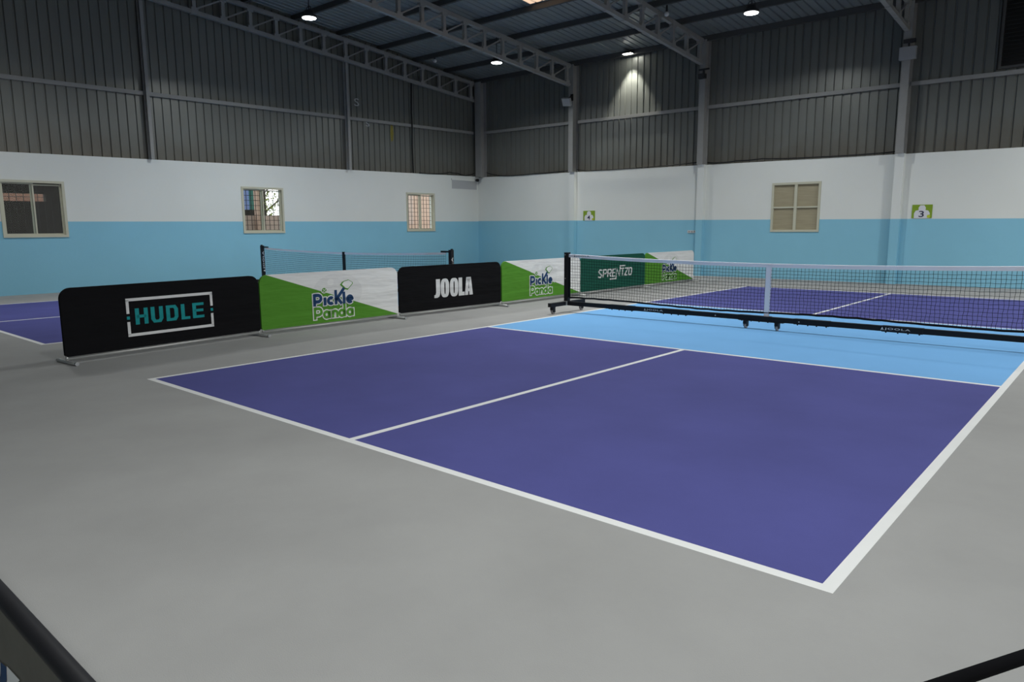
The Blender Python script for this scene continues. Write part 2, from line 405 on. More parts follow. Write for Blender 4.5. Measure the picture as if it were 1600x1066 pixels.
for ti, x in enumerate(TX):
    if first is None:
        t = thing('roof_truss', TLAB[0], 'truss', (x, 0, 0), 0, 'lattice roof trusses')
        def zb(y): return roof(y) - 0.80
        for nm, off, hh in (('top_chord', -0.20, 0.10), ('bottom_chord', -0.76, 0.09)):
            mb = MB()
            mb.bar((0, 15.86, roof(15.86) + off), (0, 4.1, roof(4.1) + off), 0.10, hh); mb.bar((0, 4.1, roof(4.1) + off), (0, YN + 0.1, roof(YN + 0.1) + off), 0.10, hh)
            mb.build(nm, m_steel, t)
        for k, y in enumerate(TY):
            mb = MB(); zt, zo = roof(y) - 0.20, roof(y) - 0.76
            mb.box(-0.04, 0.04, y - 0.045, y + 0.045, zo, zt)
            mb.box(-0.055, 0.055, y - 0.085, y + 0.085, zo - 0.045, zo + 0.11); mb.box(-0.055, 0.055, y - 0.085, y + 0.085, zt - 0.11, zt + 0.05)
            mb.build('vertical_web', m_steel, t)
            if k < len(TY) - 1:
                y2 = TY[k + 1]; mb = MB()
                mb.bar((0, y2, roof(y2) - 0.70), (0, y, roof(y) - 0.26), 0.035, 0.035)
                mb.build('diagonal_web', m_steel, t)
        first = t
    else:
        dup(first, (x, 0, 0), 0, TLAB[ti])

# columns of the back wall
CLAB = ['grey steel column standing in the far corner of the hall', 'grey steel column left of the number 4 sign', 'grey steel column between the lit floodlight and the boarded window',
        'grey steel column left of the number 3 sign', 'grey steel column farthest right on the back wall']
for x, lab in zip(TX, CLAB):
    if x > 3: continue
    x = -10.93 if x < -11 else x
    t = thing('steel_column', lab, 'column', (x, YB, 0), 0, 'back wall columns')
    zp, zt, ze = b_paint(x), b_top(x), 6.30
    w = 0.28 if x < -10 else 0.17
    mb = MB()
    mb.box(-w / 2, w / 2, -0.235, -0.205, zt, ze); mb.box(-0.03, 0.03, -0.205, 0.03, zt, ze); mb.box(-w / 2, w / 2, 0.03, 0.055, zt, ze)
    mb.build('shaft', m_steel, t)
    if x < -10: continue
    mb = MB(); mb.box(-w / 2 - 0.01, w / 2 + 0.01, -0.15, -0.0, 0, zp, 1); mb.box(-w / 2 - 0.01, w / 2 + 0.01, -0.15, -0.0, zp, zt, 0)
    mb.build('painted_base', [m_wwhite, m_wblue], t)
for y, lab in ((4.93, 'thin steel wind column on the left wall above the large dark window'), (10.62, 'thin steel wind column on the left wall beside the painted letter')):
    mb = MB(); z0, z1 = l_top(y), roof(y) - 0.62
    mb.box(XL - 0.02, XL + 0.0, y - 0.05, y + 0.05, z0, z1); mb.box(XL + 0.0, XL + 0.10, y - 0.012, y + 0.012, z0, z1); mb.box(XL + 0.10, XL + 0.115, y - 0.04, y + 0.04, z0, z1)
    tag(mb.build('wind_column', m_steel), lab, 'column', 'left wall columns')

# girts
for (y0, y1), lab in zip(((YN, 4.87), (4.99, 10.57), (10.67, 15.98)), ('grey steel wall rail on the left cladding nearest the viewer', 'grey steel wall rail on the left cladding between the two thin columns', 'grey steel wall rail on the left cladding next to the far corner')):
    mb = MB(); mb.bar((XL - 0.02, y0, l_girt(y0)), (XL - 0.02, y1, l_girt(y1)), 0.06, 0.09)
    tag(mb.build('wall_girt', m_steel), lab, 'rail', 'wall rails on the metal cladding')
for (x0, x1), lab in zip(((-10.79, -7.04), (-6.86, -2.65), (-2.47, 2.31), (2.49, XR)), ('grey steel wall rail on the back cladding next to the far corner', 'grey steel wall rail below the lit floodlight', 'grey steel wall rail above the boarded window', 'grey steel wall rail below the dark louvred vent')):
    mb = MB(); mb.bar((x0, YB + 0.02, b_girt(x0)), (x1, YB + 0.02, b_girt(x1)), 0.06, 0.09)
    tag(mb.build('wall_girt', m_steel), lab, 'rail', 'wall rails on the metal cladding')

# ------------------------------------------------------------------ windows
def sliding_window(name, y0, y1, z0, z1):
    w = struct(thing(name, None, None, (XL, (y0 + y1) / 2, z0)))
    h = z1 - z0; hw = (y1 - y0) / 2; f = 0.032
    mb = MB()                                       # outer frame, sits in the reveal, 25 mm proud
    for a in ((-hw - 0.02, -hw + f, -0.02, h + 0.02), (hw - f, hw + 0.02, -0.02, h + 0.02), (-hw + f, hw - f, -0.02, f), (-hw + f, hw - f, h - f, h + 0.02)):
        mb.box(-0.10, 0.025, *a)
    struct(mb.build('window_frame', m_frame, w))
    for (a, b, dx) in ((-hw + f, 0.03, -0.03), (-0.03, hw - f, -0.07)):
        mb = MB(); s = 0.028; lo, hi = f, h - f - (0.0 if dx > -0.05 else 0.02)
        for q in ((a, a + s, lo, hi), (b - s, b, lo, hi), (a + s, b - s, lo, lo + 0.03), (a + s, b - s, hi - 0.03, hi)): mb.box(dx - 0.015, dx + 0.015, *q)
        sash = struct(mb.build('sash', m_frame, w))
        mb = MB(); mb.box(dx - 0.003, dx + 0.003, a + s, b - s, lo + 0.03, hi - 0.03)
        struct(mb.build('pane', m_glass, sash))
    mb = MB(); n = 9
    for i in range(n): y = -hw + (i + 0.5) * 2 * hw / n; mb.box(-0.165, -0.155, y - 0.006, y + 0.006, 0, h)
    for i in range(n): z = (i + 0.5) * h / n; mb.box(-0.155, -0.145, -hw, hw, z - 0.006, z + 0.006)
    struct(mb.build('grille', m_grille, w))
    return w
for i, h in enumerate(WIN): sliding_window('window_%d' % (i + 1), *h)
# boarded window in the back wall
w = struct(thing('window_4', None, None, ((WINB[0] + WINB[1]) / 2, YB, WINB[2])))
hw, h = (WINB[1] - WINB[0]) / 2, WINB[3] - WINB[2]
mb = MB()
for a in ((-hw - 0.015, -hw + 0.04, -0.015, h + 0.015), (hw - 0.04, hw + 0.015, -0.015, h + 0.015), (-hw + 0.04, hw - 0.04, -0.015, 0.04), (-hw + 0.04, hw - 0.04, h - 0.04, h + 0.015)):
    mb.box(a[0], a[1], -0.02, 0.06, a[2], a[3])
mb.box(-0.035, 0.035, -0.012, 0.06, 0.04, h - 0.04)
for s in (-1, 1): mb.box(min(s * 0.035, s * (hw - 0.04)), max(s * 0.035, s * (hw - 0.04)), -0.008, 0.06, h * 0.5 - 0.018, h * 0.5 + 0.018)
struct(mb.build('window_frame', m_frame, w))
for s in (-1, 1):
    mb = MB(); a, b = sorted((s * 0.035, s * (hw - 0.04))); k = 26
    for i in range(k):                             # ribbed board
        z0 = 0.04 + (h - 0.08) * i / k; z1 = 0.04 + (h - 0.08) * (i + 1) / k
        mb.face([(a, 0.03, z0), (b, 0.03, z0), (b, 0.036, z1), (a, 0.036, z1)]); mb.face([(a, 0.036, z1), (b, 0.036, z1), (b, 0.03, z1), (a, 0.03, z1)])
    mb.face([(a, 0.045, 0.03), (b, 0.045, 0.03), (b, 0.045, h - 0.03), (a, 0.045, h - 0.03)])
    struct(mb.build('board_panel', m_board, w))

# unseen wide open door in the right wall, added to bring in side daylight
w = struct(thing('added_door_1', None, None, (XR, 5.5, 0)))
mb = MB(); mb.box(-0.05, 0.25, -6.6, -6.5, 0, 4.2); mb.box(-0.05, 0.25, 6.5, 6.6, 0, 4.2); mb.box(-0.05, 0.25, -6.6, 6.6, 4.2, 4.35); struct(mb.build('added_door_frame', m_steel, w))
mb = MB(); mb.lathe([(0.22, -6.5), (0.22, 6.5)], (-0.25, 0, 4.62), 20, 'y'); struct(mb.build('added_shutter', m_greyplastic, w))

# louvred vent in the upper back wall
t = thing('louvre_vent', 'large dark louvred vent high in the metal cladding, top right', 'vent', (LOUV[0], YB, LOUV[2]))
lw, lh = LOUV[1] - LOUV[0], LOUV[3] - LOUV[2]
mb = MB()
for a in ((0, 0.05, 0, lh), (lw - 0.05, lw, 0, lh), (0.05, lw - 0.05, 0, 0.05), (0.05, lw - 0.05, lh - 0.05, lh)): mb.box(a[0], a[1], 0.0, 0.14, a[2], a[3])
mb.build('frame', m_purlin, t)
for i in range(17):
    z = 0.06 + i * (lh - 0.12) / 17; mb = MB()
    mb.bar((0.05, 0.08, z + 0.045), (lw - 0.05, 0.08, z + 0.045), 0.012, 0.10, (0, 0.55, 1)); mb.build('slat', m_louvre, t)
mb = MB(); mb.box(-0.25, lw + 0.25, 0.16, 0.17, -0.2, lh + 0.45); mb.build('backing', m_louvre, t)

# ------------------------------------------------------------------ small wall things
def number_sign(num, x0, x1, z0, z1, label):
    t = thing('number_sign', label, 'sign', ((x0 + x1) / 2, YB, z0), 0, 'court number signs')
    hw, h = (x1 - x0) / 2, z1 - z0
    mb = MB(); mb.box(-hw, hw, -0.012, 0.0, 0, h, 0)
    body = [(-hw * 0.76, 0), (-hw * 0.78, h * 0.36), (-hw * 0.62, h * 0.56), (-hw * 0.34, h * 0.60), (-hw * 0.36, h * 0.78), (-hw * 0.2, h * 0.95), (hw * 0.2, h * 0.95), (hw * 0.36, h * 0.78),
            (hw * 0.34, h * 0.60), (hw * 0.62, h * 0.56), (hw * 0.78, h * 0.36), (hw * 0.76, 0)]
    put(mb, [body], -0.0135, 1)
    tp, _ = text_polys(num, -hw * 0.30, h * 0.08, hw * 0.22, h * 0.54, 0.012)
    put(mb, tp, -0.015, 2); put(mb, [oval(hw * 0.68, h * 0.13, hw * 0.17, h * 0.12)], -0.0145, 3)
    mb.build('plate', [m_signgreen, m_signwhite, m_signink, m_signball], t)
number_sign('4', -6.595, -6.155, 1.575, 1.875, 'small green sign with the number 4 on the back wall near the corner')
number_sign('3', 2.713, 3.128, 1.532, 1.838, 'small green sign with the number 3 right of the boarded window')
t = thing('socket_plate', 'small white socket plate on the blue wall beside a column', 'socket', (-2.83, YB, 1.19))
mb = MB(); mb.box(-0.135, 0.135, -0.025, 0, 0, 0.075); mb.build('plate', m_whiteplastic, t)
for x in (-0.08, 0.0, 0.08):
    mb = MB(); mb.box(x - 0.022, x + 0.022, -0.031, -0.025, 0.02, 0.055); mb.build('outlet', m_greyplastic, t)
# bricked-up recess beside the corner
t = thing('wall_recess', 'grey plastered rectangular recess with a ledge high up by the corner', 'recess', (XL, NICHE[0], NICHE[2]))
mb = MB(); n1, n2 = NICHE[1] - NICHE[0], NICHE[3] - NICHE[2]
mb.box(0.0, 0.004, 0, n1, 0, n2); mb.build('infill', m_niche, t)
mb = MB(); mb.box(0.0, 0.03, -0.03, n1, n2, n2 + 0.055); mb.build('ledge', m_wwhite, t)
t = thing('security_camera', 'small black security camera on the wall in the far corner', 'camera', (XL, 16.02, 3.02))
mb = MB(); mb.box(0, 0.03, -0.03, 0.03, -0.03, 0.03); mb.tube([(0.03, 0, 0), (0.09, 0, 0.0)], 0.012); mb.build('bracket', m_black, t)
mb = MB(); mb.lathe([(0.02, -0.06), (0.045, -0.05), (0.05, 0.03), (0.04, 0.05)], (0.12, 0, 0), 16, 'y'); mb.build('body', m_black, t)
# cables
def cable(name, pts, r, label):
    mb = MB(); P = []
    for i in range(len(pts) - 1):
        a, b = Vector(pts[i]), Vector(pts[i + 1])
        for k in range(6): P.append(a.lerp(b, k / 6) + Vector((0, 0, -0.012 * math.sin(PI * k / 6))))
    P.append(Vector(pts[-1])); mb.tube(P, r, 6); tag(mb.build(name, m_black), label, 'cable', 'black cables on the walls')
cable('wall_cable', [(XL + 0.01, 13.16, 5.93), (XL + 0.01, 13.13, 5.0), (XL + 0.045, 13.12, 4.6), (XL + 0.01, 13.13, 4.0), (XL + 0.01, 13.15, 3.13)], 0.022, 'black cable hanging straight down the left metal cladding')
cable('wall_cable', [(XL + 0.02, 13.4, 3.14), (XL + 0.03, 14.4, 3.17), (XL + 0.03, 14.75, 3.24), (XL + 0.03, 15.15, 3.22), (XL + 0.03, 15.5, 3.16), (XL + 0.03, 15.95, 3.25)], 0.014, 'black cable looping along the ledge left of the far corner')
cable('wall_cable', [(-10.72, YB - 0.03, 3.27), (-10.3, YB - 0.03, 3.17), (-9.9, YB - 0.03, 3.12), (-8.6, YB - 0.03, 3.12), (-7.06, YB - 0.03, 3.15)], 0.014, 'black cable along the wall top right of the far corner')
cable('wall_cable', [(-6.84, YB - 0.03, 3.16), (-6.3, YB - 0.03, 3.10), (-4.5, YB - 0.03, 3.09), (-2.7, YB - 0.03, 3.13)], 0.012, 'black cable along the wall top above the number 4 sign')
cable('wall_cable', [(-2.42, YB - 0.03, 3.11), (-2.1, YB - 0.03, 3.08), (-1.6, YB - 0.03, 3.10), (-0.9, YB - 0.03, 3.11), (0.4, YB - 0.03, 3.06), (2.28, YB - 0.03, 3.06)], 0.014, 'black cable along the wall top above the boarded window')
# switched-off fittings on the columns
t = thing('floodlight', 'unlit pale floodlight tilted on a black bracket on the left column', 'lamp', (-6.90, YB - 0.235, 5.2))
mb = MB(); mb.box(-0.05, 0.05, -0.02, 0, 0.02, 0.22); mb.tube([(0, -0.02, 0.15), (-0.05, -0.10, 0.10), (-0.05, -0.14, 0.02)], 0.02); mb.build('bracket', m_black, t)
mb = MB(); c = Vector((-0.05, -0.20, -0.03)); mb.bar(c + Vector((-0.15, 0, 0.02)), c + Vector((0.15, 0, -0.02)), 0.08, 0.24, (0, -0.55, 1)); mb.build('body', m_greyplastic, t)
t = thing('junction_box', 'dark box on a bracket near the top of the middle column', 'box', (-2.52, YB - 0.235, 5.35))
mb = MB(); mb.box(-0.10, 0.08, -0.14, 0, -0.06, 0.06); mb.build('body', m_dark, t)
mb = MB(); mb.box(-0.13, 0.16, -0.05, 0, 0.16, 0.20); mb.box(-0.02, 0.02, -0.03, 0, 0.06, 0.16); mb.build('bracket', m_dark, t)
t = thing('emergency_light', 'white twin-spot emergency light box on the right-hand column', 'lamp', (2.44, YB - 0.235, 5.04))
mb = MB(); mb.box(-0.17, 0.17, -0.10, 0, 0, 0.27); mb.build('housing', m_greyplastic, t)
for x in (-0.05, 0.075):
    mb = MB(); mb.lathe([(0.045, -0.004), (0.045, 0.004), (0.03, 0.008)], (x, -0.10, 0.12), 16, 'y'); mb.build('spot', m_greyplastic, t)
mb = MB(); mb.box(-0.11, 0.14, -0.06, 0, 0.36, 0.44); mb.box(-0.015, 0.015, -0.02, 0, 0.27, 0.36); mb.build('bracket', m_dark, t)

# ------------------------------------------------------------------ lamps
def high_bay(x, y, z, label, power, first=[None]):
    if first[0] is not None:
        t = dup(first[0], (x, y, z), 0, label)
        for c in t.children:
            if c.type == 'LIGHT': c.data = c.data.copy(); c.data.energy = power
        return t
    t = thing('high_bay_lamp', label, 'lamp', (x, y, z), 0, 'round high-bay lamps')
    mb = MB(); mb.lathe([(0.165, 0.0), (0.172, 0.02), (0.165, 0.05), (0.11, 0.07), (0.10, 0.14), (0.05, 0.16)], n=32); mb.build('housing', m_dark, t)
    mb = MB(); mb.lathe([(0.120, -0.018), (0.142, -0.013), (0.148, -0.003)], n=48); o = mb.build('lens', m_lens, t)
    mb = MB(); mb.tube([(0, 0, 0.16), (0, 0, roof(y) - z - 0.01)], 0.012, 6); mb.tube([(-0.09, 0, 0.12), (-0.07, 0, 0.22), (0, 0, 0.25), (0.07, 0, 0.22), (0.09, 0, 0.12)], 0.008, 6); mb.build('hanger', m_dark, t)
    ld = bpy.data.lights.new('lamp_beam', 'AREA'); ld.shape = 'DISK'; ld.size = 0.30; ld.energy = power; ld.spread = BEAM; ld.color = (0.97, 1.0, 0.985)
    lo = bpy.data.objects.new('lamp_beam', ld); COL.objects.link(lo); lo.parent = t; lo.location = (0, 0, -0.02)
    first[0] = t; return t
LH = 5.90
high_bay(-7.33, 6.90, LH, 'lit round high-bay lamp at upper left, in front of the wall truss', 150)
high_bay(-7.22, 12.84, LH + 0.0, 'lit round high-bay lamp under the truss near the far corner', 110)
high_bay(-0.01, 13.04, LH, 'lit round high-bay lamp at top right, in front of the back wall', 95)
for x, y, pw, s in ((-0.01, 6.9, 190, 'over the first court net'), (7.3, 13.0, 185, 'right of the view by the back wall'), (-7.3, 0.8, 100, 'above the near end of the far-left court'), (7.3, 6.9, 118, 'right of the view beside the first net'), (5.7, -0.5, 160, 'above the viewer'), (7.3, -5.0, 105, 'behind the viewer on the right')):  # assumed lamps out of view, added to brighten the hall
    high_bay(x, y, LH, 'unseen round high-bay lamp added for brightness ' + s, pw)
# lit floodlight under the eave
t = thing('floodlight', 'lit rectangular floodlight under the eave shining down the back cladding', 'lamp', (-4.93, YB - 0.20, 6.30), 0)
mb = MB(); mb.box(-0.145, 0.145, -0.10, 0.06, 0.008, 0.05); mb.build('body', m_dark, t)
mb = MB(); mb.box(-0.13, 0.13, -0.085, 0.045, -0.002, 0.008); mb.build('lens', m_flood, t)
mb = MB(); mb.box(-0.02, 0.02, 0.02, 0.05, 0.05, 0.09); mb.box(-0.16, 0.16, 0.03, 0.05, 0.05, 0.065); mb.build('bracket', m_dark, t)
sp = bpy.data.lights.new('flood_beam', 'SPOT'); sp.energy = 400; sp.spot_size = math.radians(70); sp.spot_blend = 0.55; sp.color = (1.0, 0.98, 0.86); sp.shadow_soft_size = 0.05
so = bpy.data.objects.new('flood_beam', sp); COL.objects.link(so); so.parent = t; so.location = (0, -0.02, -0.02); so.rotation_euler = (math.radians(3), 0, 0)
for x, y, lab in ((-2.36, 13.58, 'unlit white bulb under the roof right of the middle truss'), (-10.17, 13.26, 'unlit white bulb under the roof near the left wall truss')):
    z = roof(y) - 0.15; t = thing('ceiling_bulb', lab, 'bulb', (x, y, z), 0, 'unlit ceiling bulbs')
    mb = MB(); mb.lathe([(0.02, -0.13), (0.05, -0.115), (0.06, -0.08), (0.05, -0.045), (0.03, -0.03)], n=16); mb.build('globe', m_whiteplastic, t)
    mb = MB(); mb.lathe([(0.028, -0.035), (0.028, 0.0), (0.02, 0.15)], n=12); mb.build('holder', m_dark, t)

# ------------------------------------------------------------------ nets
def joola(mb, x0, z0, h, y, mi, width=None):            # small mark: triangle and five letters
    w = width or h * 5.2; tri = h * 1.1
    a = [(x0, z0), (x0 + tri, z0), (x0 + tri * 0.5, z0 + h * 1.25)]; b = [(x0 + tri * 0.3, z0 + h * 0.0), (x0 + tri * 0.7, z0 + h * 0.0), (x0 + tri * 0.5, z0 + h * 0.45)]
    put(mb, [[a[0], b[0], b[2], a[2]], [b[1], a[1], a[2], b[2]]], y, mi)
    tp, _ = text_polys('JOOLA', x0 + tri * 1.25, z0, x0 + w, z0 + h, 0.012); put(mb, tp, y, mi)

def caster(mb, x, y, top=0.105):
    mb.box(x - 0.03, x + 0.03, y - 0.035, y + 0.035, top - 0.008, top, 0)
    for s in (-1, 1): mb.box(x + s * 0.022 - 0.003, x + s * 0.022 + 0.003, y - 0.03, y + 0.03, 0.03, top - 0.008, 0)
    mb.box(x - 0.022, x + 0.022, y - 0.05, y - 0.03, 0.065, top - 0.008, 0)
    mb.lathe([(0.034, -0.015), (0.040, -0.011), (0.040, 0.011), (0.034, 0.015)], (x, y, 0.040), 18, 'x', 1)

# main net, local x along the net from its left post
NX0 = -0.16; NL = 6.42
t = thing('pickleball_net', 'white-banded portable pickleball net on black wheeled frame across the near court', 'net', (NX0, 6.706, 0), 0)
zt = lambda x: 0.945 - 0.062 * (1 - ((x - NL / 2) / (NL / 2)) ** 2)
zbn = lambda x: 0.240 + 0.012 * math.sin(x * 1.9) - 0.01 * (1 - ((x - NL / 2) / (NL / 2)) ** 2)
for x in (0.0, NL):
    mb = MB(); mb.box(x - 0.036, x + 0.036, -0.036, 0.036, 0.115, 0.965); mb.box(x - 0.038, x + 0.038, -0.038, 0.038, 0.955, 0.968)
    mb.lathe([(0.008, -0.003), (0.008, 0.0)], (x - 0.01, -0.038, 0.55), 10, 'y', 1); mb.lathe([(0.008, -0.003), (0.008, 0.0)], (x - 0.012, -0.038, 0.93), 10, 'y', 1)
    mb.build('post', [m_black, m_alu], t)
    mb = MB(); mb.box(x - 0.034, x + 0.034, -0.46, 0.46, 0.118, 0.178)
    foot = mb.build('foot', m_black, t)
    mb = MB(); mb.box(x - 0.037, x + 0.037, -0.075, -0.040, 0.112, 0.185); mb.build('clamp', m_alu, t)
    for y in (-0.37, 0.40):
        mb = MB(); caster(mb, x, y, 0.118); mb.build('caster', [m_black, m_wheel], foot)
mb = MB()
segs = [(0.036, 1.20), (1.20, 3.2), (3.2, 5.0), (5.0, NL - 0.036)]
for a, b in segs: mb.box(a, b, -0.032, 0.032, 0.115, 0.178, 0)
for c in (1.05, 1.95, 3.15, 3.9, 4.95):                  # sleeve joints with bolts under them
    mb.box(c - 0.22, c + 0.22, -0.037, 0.037, 0.111, 0.182, 0)
    for d in (-0.18, -0.05, 0.06, 0.18): mb.lathe([(0.009, 0.0), (0.009, 0.016)], (c + d, 0.0, 0.096), 8, 'z', 0)
for c in (2.6, 3.75): mb.lathe([(0.009, -0.004), (0.009, 0.0)], (c, -0.036, 0.145), 10, 'y', 1)
for c in (1.46, 4.72): joola(mb, c, 0.132, 0.030, -0.0385, 2, 0.32)
mb.build('base_beam', [m_black, m_alu, m_wprint], t)
mb = MB(); mb.box(2.95, 3.55, -0.045, 0.045, 0.108, 0.116); brk = mb.build('caster_plate', m_black, t)
for x, y in ((3.03, 0.0), (3.46, 0.0)):
    mb = MB(); caster(mb, x, y, 0.110); mb.build('caster', [m_black, m_wheel], brk)
# band
mb = MB(); n = 60; X0, X1 = 0.03, NL - 0.03
for i in range(n):
    a = X0 + (X1 - X0) * i / n; b = X0 + (X1 - X0) * (i + 1) / n
    for y in (-0.006, 0.006):
        mb.face([(a, y, zt(a) - 0.052), (b, y, zt(b) - 0.052), (b, y, zt(b) - 0.004), (a, y, zt(a) - 0.004)])
    mb.face([(a, -0.006, zt(a) - 0.004), (b, -0.006, zt(b) - 0.004), (b, 0, zt(b)), (a, 0, zt(a))]); mb.face([(a, 0, zt(a)), (b, 0, zt(b)), (b, 0.006, zt(b) - 0.004), (a, 0.006, zt(a) - 0.004)])
joola(mb, 0.14, zt(0.2) - 0.040, 0.026, -0.0075, 1, 0.30)
mb.build('top_band', [m_band, m_black], t)
# mesh
mb = MB(); sp_ = 0.0465; r = 0.0021
nx = int((X1 - X0 - 0.05) / sp_); x00 = X0 + 0.03
def jit(i, k): return 0.004 * math.sin(i * 1.7 + k * 0.9) + 0.003 * math.sin(i * 0.37 + k * 2.1)
nz = 14
def NP(i, k):
    x = x00 + i * sp_; f = k / nz; z = (zt(x) - 0.05) * (1 - f) + zbn(x) * f
    return (x + jit(i, k) * (0.3 + f), 0.010 * math.sin(x * 1.3 + f * 2) * f, z + 0.5 * jit(k, i))
for i in range(nx + 1): mb.tube([NP(i, k) for k in range(nz + 1)], r, 4, False)
for k in range(1, nz): mb.tube([NP(i, k) for i in range(nx + 1)], r, 4, False)
mb.build('net_mesh', m_cord, t)
mb = MB(); mb.tube([NP(i, nz) for i in range(0, nx + 1, 2)], 0.0135, 8); mb.build('bottom_cord', m_cord, t)
mb = MB(); mb.box(0.036, 0.062, -0.008, 0.008, 0.245, 0.89); mb.box(NL - 0.062, NL - 0.036, -0.008, 0.008, 0.245, 0.89); mb.build('side_sleeve', m_cord, t)
mb = MB(); xc = 3.31
mb.face([(xc - 0.032 - 0.004, -0.010, 0.178), (xc + 0.032 - 0.004, -0.010, 0.178), (xc + 0.034, -0.013, zt(xc) - 0.02), (xc - 0.034, -0.013, zt(xc) - 0.02)])
mb.face([(xc - 0.032 - 0.004, 0.012, 0.178), (xc + 0.032 - 0.004, 0.012, 0.178), (xc + 0.034, 0.013, zt(xc) - 0.02), (xc - 0.034, 0.013, zt(xc) - 0.02)])
mb.build('center_strap', m_band, t)

# far net on the left-hand court
t = thing('pickleball_net', 'dark pickleball net with black posts on the far court behind the banners', 'net', (-9.48, 6.70, 0), 0)
FL = 6.64
zt2 = lambda x: 0.925 - 0.065 * (1 - ((x - FL / 2) / (FL / 2)) ** 2)
for x, sgn in ((0.0, 1), (FL, -1)):
    mb = MB(); mb.box(x - 0.035, x + 0.035, -0.035, 0.035, 0.10, 0.965); mb.box(x - 0.012 - sgn * 0.02, x + 0.012 - sgn * 0.02, -0.02, 0.02, 0.965, 0.985)
    tp, _ = text_polys('JOOLA', 0.40, -0.026, 0.83, 0.026, 0.02)                # reads upwards on the side facing the near court
    for p in tp: mb.face([(x + 0.0365, -zz_, s_) for s_, zz_ in p], 1)
    mb.face([(x + 0.0365, yy_, s_) for yy_, s_ in ((0.026, 0.33), (0.026, 0.38), (-0.026, 0.355))], 1)
    mb.build('post', [m_black, m_wprint], t)
    mb = MB(); a, b = sorted((x + sgn * 0.035, x + sgn * 0.27)); mb.box(a, b, -0.012, 0.012, 0.915, 0.945); mb.build('tension_arm', m_black, t)
    mb = MB(); mb.box(x - 0.034, x + 0.034, -0.46, 0.46, 0.085, 0.145); foot = mb.build('foot', m_black, t)
    for y in (-0.38, 0.38):
        mb = MB(); caster(mb, x, y, 0.085); mb.build('caster', [m_black, m_wheel], foot)
mb = MB(); mb.box(0.035, FL - 0.035, -0.03, 0.03, 0.10, 0.16); mb.build('base_beam', m_black, t)
mb = MB()
for i in range(40):
    a = 0.14 + (FL - 0.28) * i / 40; b = 0.14 + (FL - 0.28) * (i + 1) / 40
    for y in (-0.005, 0.005): mb.face([(a, y, zt2(a) - 0.042), (b, y, zt2(b) - 0.042), (b, y, zt2(b)), (a, y, zt2(a))])
mb.build('top_band', m_band, t)
mb = MB(); nx = int((FL - 0.28) / 0.05); nz = 14
def NP2(i, k):
    x = 0.14 + i * 0.05; f = k / nz; return (x, 0, (zt2(x) - 0.03) * (1 - f) + 0.22 * f)
for i in range(nx + 1): mb.tube([NP2(i, k) for k in (0, 7, 14)], 0.0022, 4, False)
for k in range(1, nz + 1): mb.tube([NP2(i, k) for i in range(nx + 1)], 0.0022, 4, False)
mb.build('net_mesh', m_cord, t)
mb = MB(); xc = 3.32; mb.box(xc - 0.04, xc + 0.04, -0.012, 0.012, 0.16, zt2(xc) + 0.012); mb.build('center_strap', m_black, t)

# ------------------------------------------------------------------ banner barriers
H0, H1, RC = 0.072, 0.782, 0.115
def rrect(L):
    p = [(0.02, H0), (L - 0.02, H0), (L, H0 + 0.02)]
    for k in range(9): a = k / 8 * PI / 2; p.append((L - RC + RC * math.cos(a), H1 - RC + RC * math.sin(a)))
    for k in range(9): a = PI / 2 + k / 8 * PI / 2; p.append((RC + RC * math.cos(a), H1 - RC + RC * math.sin(a)))
    p.append((0, H0 + 0.02)); return p
TY_ = 0.017
def barrier(label, P0, P1, prints, mats, L=2.33, off=0.03, feet=('r',), diag=False):
    """front face is local -y; local x runs left to right as seen from the near court"""
    P0, P1 = Vector((*P0, 0)), Vector((*P1, 0)); d = (P1 - P0).normalized(); rz = math.atan2(d.y, d.x)
    t = thing('banner_barrier', label, 'barrier', P0 + d * off, rz, 'fabric banner barriers')
    mb = MB(); poly = rrect(L)
    if diag:
        me = bmesh.new(); mb.prism(poly, -TY_, TY_, 0)
        n = Vector((L - 0.0 - 0.10, 0, (H0) - H1)).normalized(); nn = Vector((n.z, 0, -n.x))      # normal of the cut, in the panel plane
        g = bmesh.ops.bisect_plane(mb.bm, geom=mb.bm.verts[:] + mb.bm.edges[:] + mb.bm.faces[:], dist=1e-5, plane_co=(0.10, 0, H1), plane_no=nn)
        for f in mb.bm.faces: f.material_index = 1 if (f.calc_center_median() - Vector((0.10, 0, H1))).dot(nn) * (1 if nn.z > 0 else -1) < 0 else 0
        me.free()
    else: mb.prism(poly, -TY_, TY_, 0)
    for i, (polys, mi) in enumerate(prints): put(mb, polys, -TY_ - 0.0012 * (i + 1), mi)
    mb.build('banner', mats, t)
    mb = MB(); mb.tube([(0.015, 0, 0.05), (L - 0.015, 0, 0.05)], 0.016, 12)
    for x in (0.02, L - 0.02): mb.tube([(x, 0, 0.02 if x > 1 or 'l' in feet else 0.05), (x, 0, 0.085)], 0.015, 10)
    mb.build('frame', m_alu, t)
    for s in feet:
        x = 0.02 if s == 'l' else L - 0.02; mb = MB()
        mb.tube([(x, -0.21, 0.019), (x, 0.21, 0.019)], 0.019, 12); mb.lathe([(0.020, -0.216), (0.021, -0.195)], (x, 0, 0.019), 12, 'y', 1); mb.lathe([(0.021, 0.195), (0.020, 0.216)], (x, 0, 0.019), 12, 'y', 1)
        mb.build('foot', [m_alu, m_greyplastic], t)
    return t
JP = [(-1.43, -0.20), (-1.66, 2.05), (-1.69, 4.43), (-1.625, 6.71), (-1.66, 9.20), (-1.66, 11.70), (-1.66, 14.10)]

